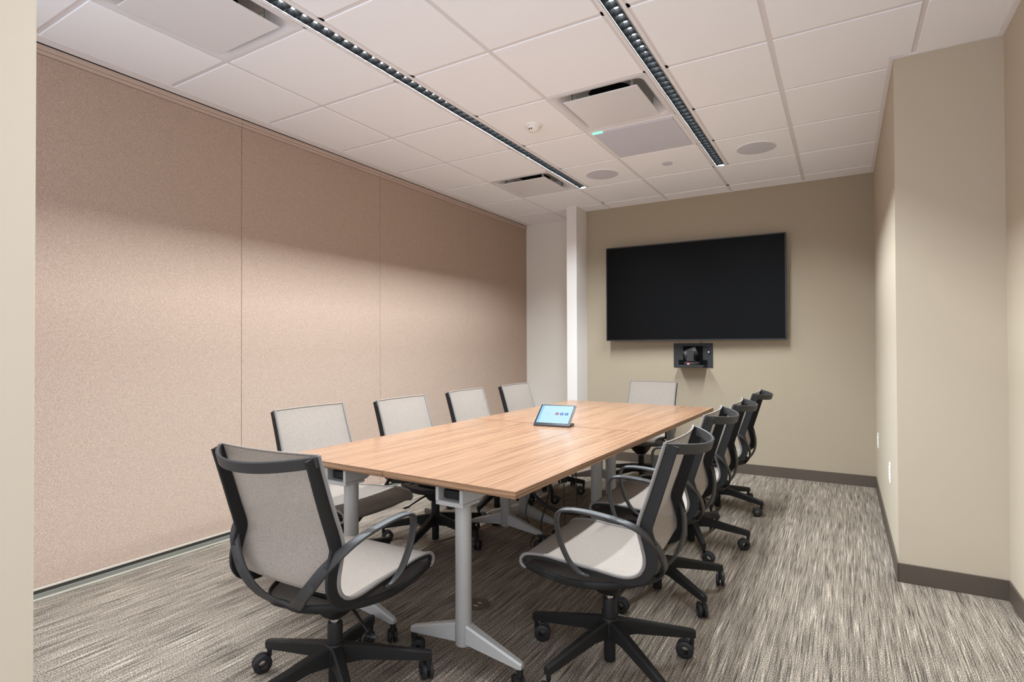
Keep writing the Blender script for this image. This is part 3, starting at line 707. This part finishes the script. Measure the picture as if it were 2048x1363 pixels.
def make_chair():
    root = empty('office_chair', (0, 0, 0))
    up = empty('upper', (0, 0, 0)); up.parent = root      # placeholder, parts re-parented below
    seat = sling('seat', 0, SPLIT + 1, root); back = sling('backrest', SPLIT - 1, NP - 1, root)
    for s in (-1, 1):
        piping(0, SPLIT, s, seat); piping(SPLIT, NP - 1, s, back)
    bm = B(); i = NP - 1
    tube(bm, [Vector((s * 0.220, prof3[i].y - 0.022 * (1 - s * s), prof3[i].z)) for s in [k / 8 - 1 for k in range(17)]], 0.0035, 8); o = obj('top_hem', bm, 'chair_mesh', back, 60)
    T = tangents(prof3)
    for s in (-1, 1):
        dep = lambda q: lerp_tab([(0, 0.010), (0.12, 0.014), (0.35, 0.018), (0.5, 0.026), (0.60, 0.036), (0.72, 0.042), (0.85, 0.042), (1.0, 0.038)], q)
        P = []
        idx = list(range(6, NP))
        for k, i in enumerate(idx):
            q = k / (len(idx) - 1); n = Vector((0, -T[i].z, T[i].y))   # outward/back
            n = -n if False else n
            P.append(Vector((s * (half_w(i) - 0.006), prof3[i].y, prof3[i].z)) + back_n(T[i]) * (dep(q) / 2 + 0.005))
        bm = B(); ribbon_n(bm, P, [back_n(T[i]) for i in idx], lambda q: dep(q), 0.011)
        obj('side_frame', bm, 'black_plastic', root, 40)
    # top rail bow
    bm = B(); P = []
    for k in range(25):
        s = -1 + k / 12.0; a = abs(s)
        P.append((s * 0.2225, -0.275 - 0.098 * (1 - a ** 2.2), 0.872 - 0.016 * (1 - a * a)))
    ribbon(bm, P, 0.036, 0.010, (0, -0.30, 1.0)); obj('top_rail', bm, 'charcoal_plastic', root, 40)
    for s in (-1, 1):
        bm = B(); P = catmull([(s * a, b, c) for a, b, c in ARM], 5)
        ribbon(bm, P, lambda q: lerp_tab([(0, 0.016), (0.1, 0.024), (0.3, 0.030), (0.5, 0.034), (0.75, 0.040), (0.95, 0.038), (1, 0.034)], q), 0.011, (s * 1.0, 0.0, 0.0) if False else (lambda q, s=s: (s, -0.25 * max(0, q - 0.6), 0.0)), 0.0035)
        obj('armrest', bm, 'charcoal_plastic', root, 45)
        bm = B(); P = catmull([(s * 0.216, -0.215, 0.560), (s * 0.214, -0.226, 0.552), (s * 0.208, -0.234, 0.546)], 3); ribbon(bm, P, 0.018, 0.010, (0, 0.2, 1)); obj('link', bm, 'black_plastic', root, 45)
    # under shell
    bm = B(); P = catmull(RIM, 5); rows = []
    for p in P:
        rows.append([(s * p.x, p.y, p.z - 0.014 * (1 - s * s) * min(1, p.x / 0.2)) for s in [k / 5 - 1 for k in range(11)]])
    rings = [a + [(x, y, z - 0.008) for x, y, z in reversed(a)] for a in rows[1:]]
    loft(bm, rings); fix(bm); sh = obj('under_shell', bm, 'shell_plastic', root, 50)
    bm = B(); PR = [Vector((-p.x, p.y, p.z)) for p in reversed(P)] + P[1:]
    ribbon(bm, PR, 0.026, 0.009, (0, 0, 1)); obj('shell_rim', bm, 'black_plastic', sh, 45)
    # tilt mechanism
    bm = B(); rings = []
    for z, hx_, y0, y1, r_ in ((0.372, 0.085, -0.085, 0.105, 0.03), (0.335, 0.078, -0.070, 0.090, 0.03), (0.300, 0.060, -0.052, 0.065, 0.028), (0.276, 0.042, -0.040, 0.045, 0.025), (0.268, 0.034, -0.034, 0.036, 0.022)):
        cy_ = (y0 + y1) / 2; rings.append([(x, y + cy_, z) for x, y, _ in rrect(hx_, (y1 - y0) / 2, r_, z, 4)])
    loft(bm, rings); fix(bm); mech = obj('tilt_mechanism', bm, 'black_plastic', root, 50)
    bm = B(); tube(bm, catmull([(0.055, 0.010, 0.318), (0.10, -0.01, 0.308), (0.16, -0.03, 0.286), (0.195, -0.04, 0.272)], 5), lambda s: 0.0065 - 0.002 * s, 8); box(bm, 0.188, 0.236, -0.056, -0.036, 0.264, 0.272, 0.003)
    obj('lever', bm, 'black_plastic', mech, 45)
    bm = B(); lathe(bm, [(0.016, 0.245), (0.016, 0.270)], 20); gc = obj('gas_rod', bm, 'chrome', root, 40)
    bm = B(); lathe(bm, [(0.021, 0.012), (0.022, 0.014), (0.022, 0.10), (0.026, 0.16), (0.026, 0.240), (0.023, 0.247)], 24); obj('column', bm, 'black_plastic', root, 40)
    D.objects.remove(up)
    return root
def back_n(t_):
    # direction pointing behind / below the sling for a profile running front nose -> top
    return Vector((0, -t_.z, t_.y))
def ribbon_n(bm, P, Nn, wid, thk):
    rings = []; N = len(P)
    for i, (p, n) in enumerate(zip(P, Nn)):
        W = wid(i / (N - 1)) / 2; H_ = thk / 2; c = 0.002
        sec = [(-W + c, -H_), (W - c, -H_), (W, -H_ + c), (W, H_ - c), (W - c, H_), (-W + c, H_), (-W, H_ - c), (-W, -H_ + c)]
        rings.append([p + n * a + Vector((b, 0, 0)) for a, b in sec])
    loft(bm, rings); fix(bm)
leg_src = obj('leg', base_leg_mesh(), 'black_plastic', None, 40)
caster_src = [obj('caster', caster_mesh(a), 'black_rubber', None, 40) for a in (0.3, 1.1, -0.5, 2.0, -1.2)]
hub_bm = B(); lathe(hub_bm, [(0.032, 0.106), (0.036, 0.110), (0.036, 0.166), (0.030, 0.176), (0.024, 0.178)], 24); hub_src = obj('hub', hub_bm, 'black_plastic', None, 40)
chair0 = make_chair()
UPPER = {'seat', 'backrest', 'side_frame', 'top_rail', 'armrest', 'link', 'under_shell', 'tilt_mechanism', 'gas_rod'}
CH = [  # x, y, heading, height offset, base angle (world), label
 (-1.537, 1.345, 92.2, 0.001, 41, 'mesh office chair seen from behind at the near end of the table'),
 (-0.775, 1.997, 181.6, 0.0, 35, 'mesh office chair nearest the camera on the right side of the table'),
 (-0.799, 2.703, 181.3, 0.010, 36, 'second mesh office chair from the camera on the right side of the table'),
 (-0.812, 3.465, 182.2, -0.014, 7, 'third mesh office chair from the camera on the right side of the table'),
 (-0.815, 4.304, 180.4, -0.017, 57, 'mesh office chair farthest from the camera on the right side of the table'),
 (-2.261, 2.043, -1.0, -0.014, 18, 'mesh office chair nearest the camera along the beige partition'),
 (-2.191, 2.704, 0.2, -0.016, 68, 'second mesh office chair from the camera along the beige partition'),
 (-2.223, 3.460, 1.0, -0.019, 64, 'third mesh office chair from the camera along the beige partition'),
 (-2.135, 4.047, 1.1, -0.009, 20, 'mesh office chair farthest from the camera along the beige partition'),
 (-1.538, 4.74, -95.6, -0.012, 15, 'mesh office chair at the far end of the table under the television'),
]
used = False
for k, (x, y, hd_, dh, ba, lb) in enumerate(CH):
    rz = math.radians(hd_ - 90)
    c_ = copy_tree(chair0) if k < len(CH) - 1 else chair0
    c_.location = (x, y, 0); c_.rotation_euler = (0, 0, rz)
    tag(c_, lb, 'chair', 'black-framed mesh chairs around the table')
    for ch in c_.children:
        if ch.name.split('.')[0] in UPPER: ch.location.z += dh
    inst('hub', hub_src, c_, (0, 0, 0))
    for j in range(5):
        l_ = inst('leg', leg_src, c_, (0, 0, 0), math.radians(ba + 72 * j) - rz)
        inst('caster', caster_src[(j + k) % 5], l_, (0, 0, 0))
for o in [leg_src, hub_src] + caster_src: D.objects.remove(o)
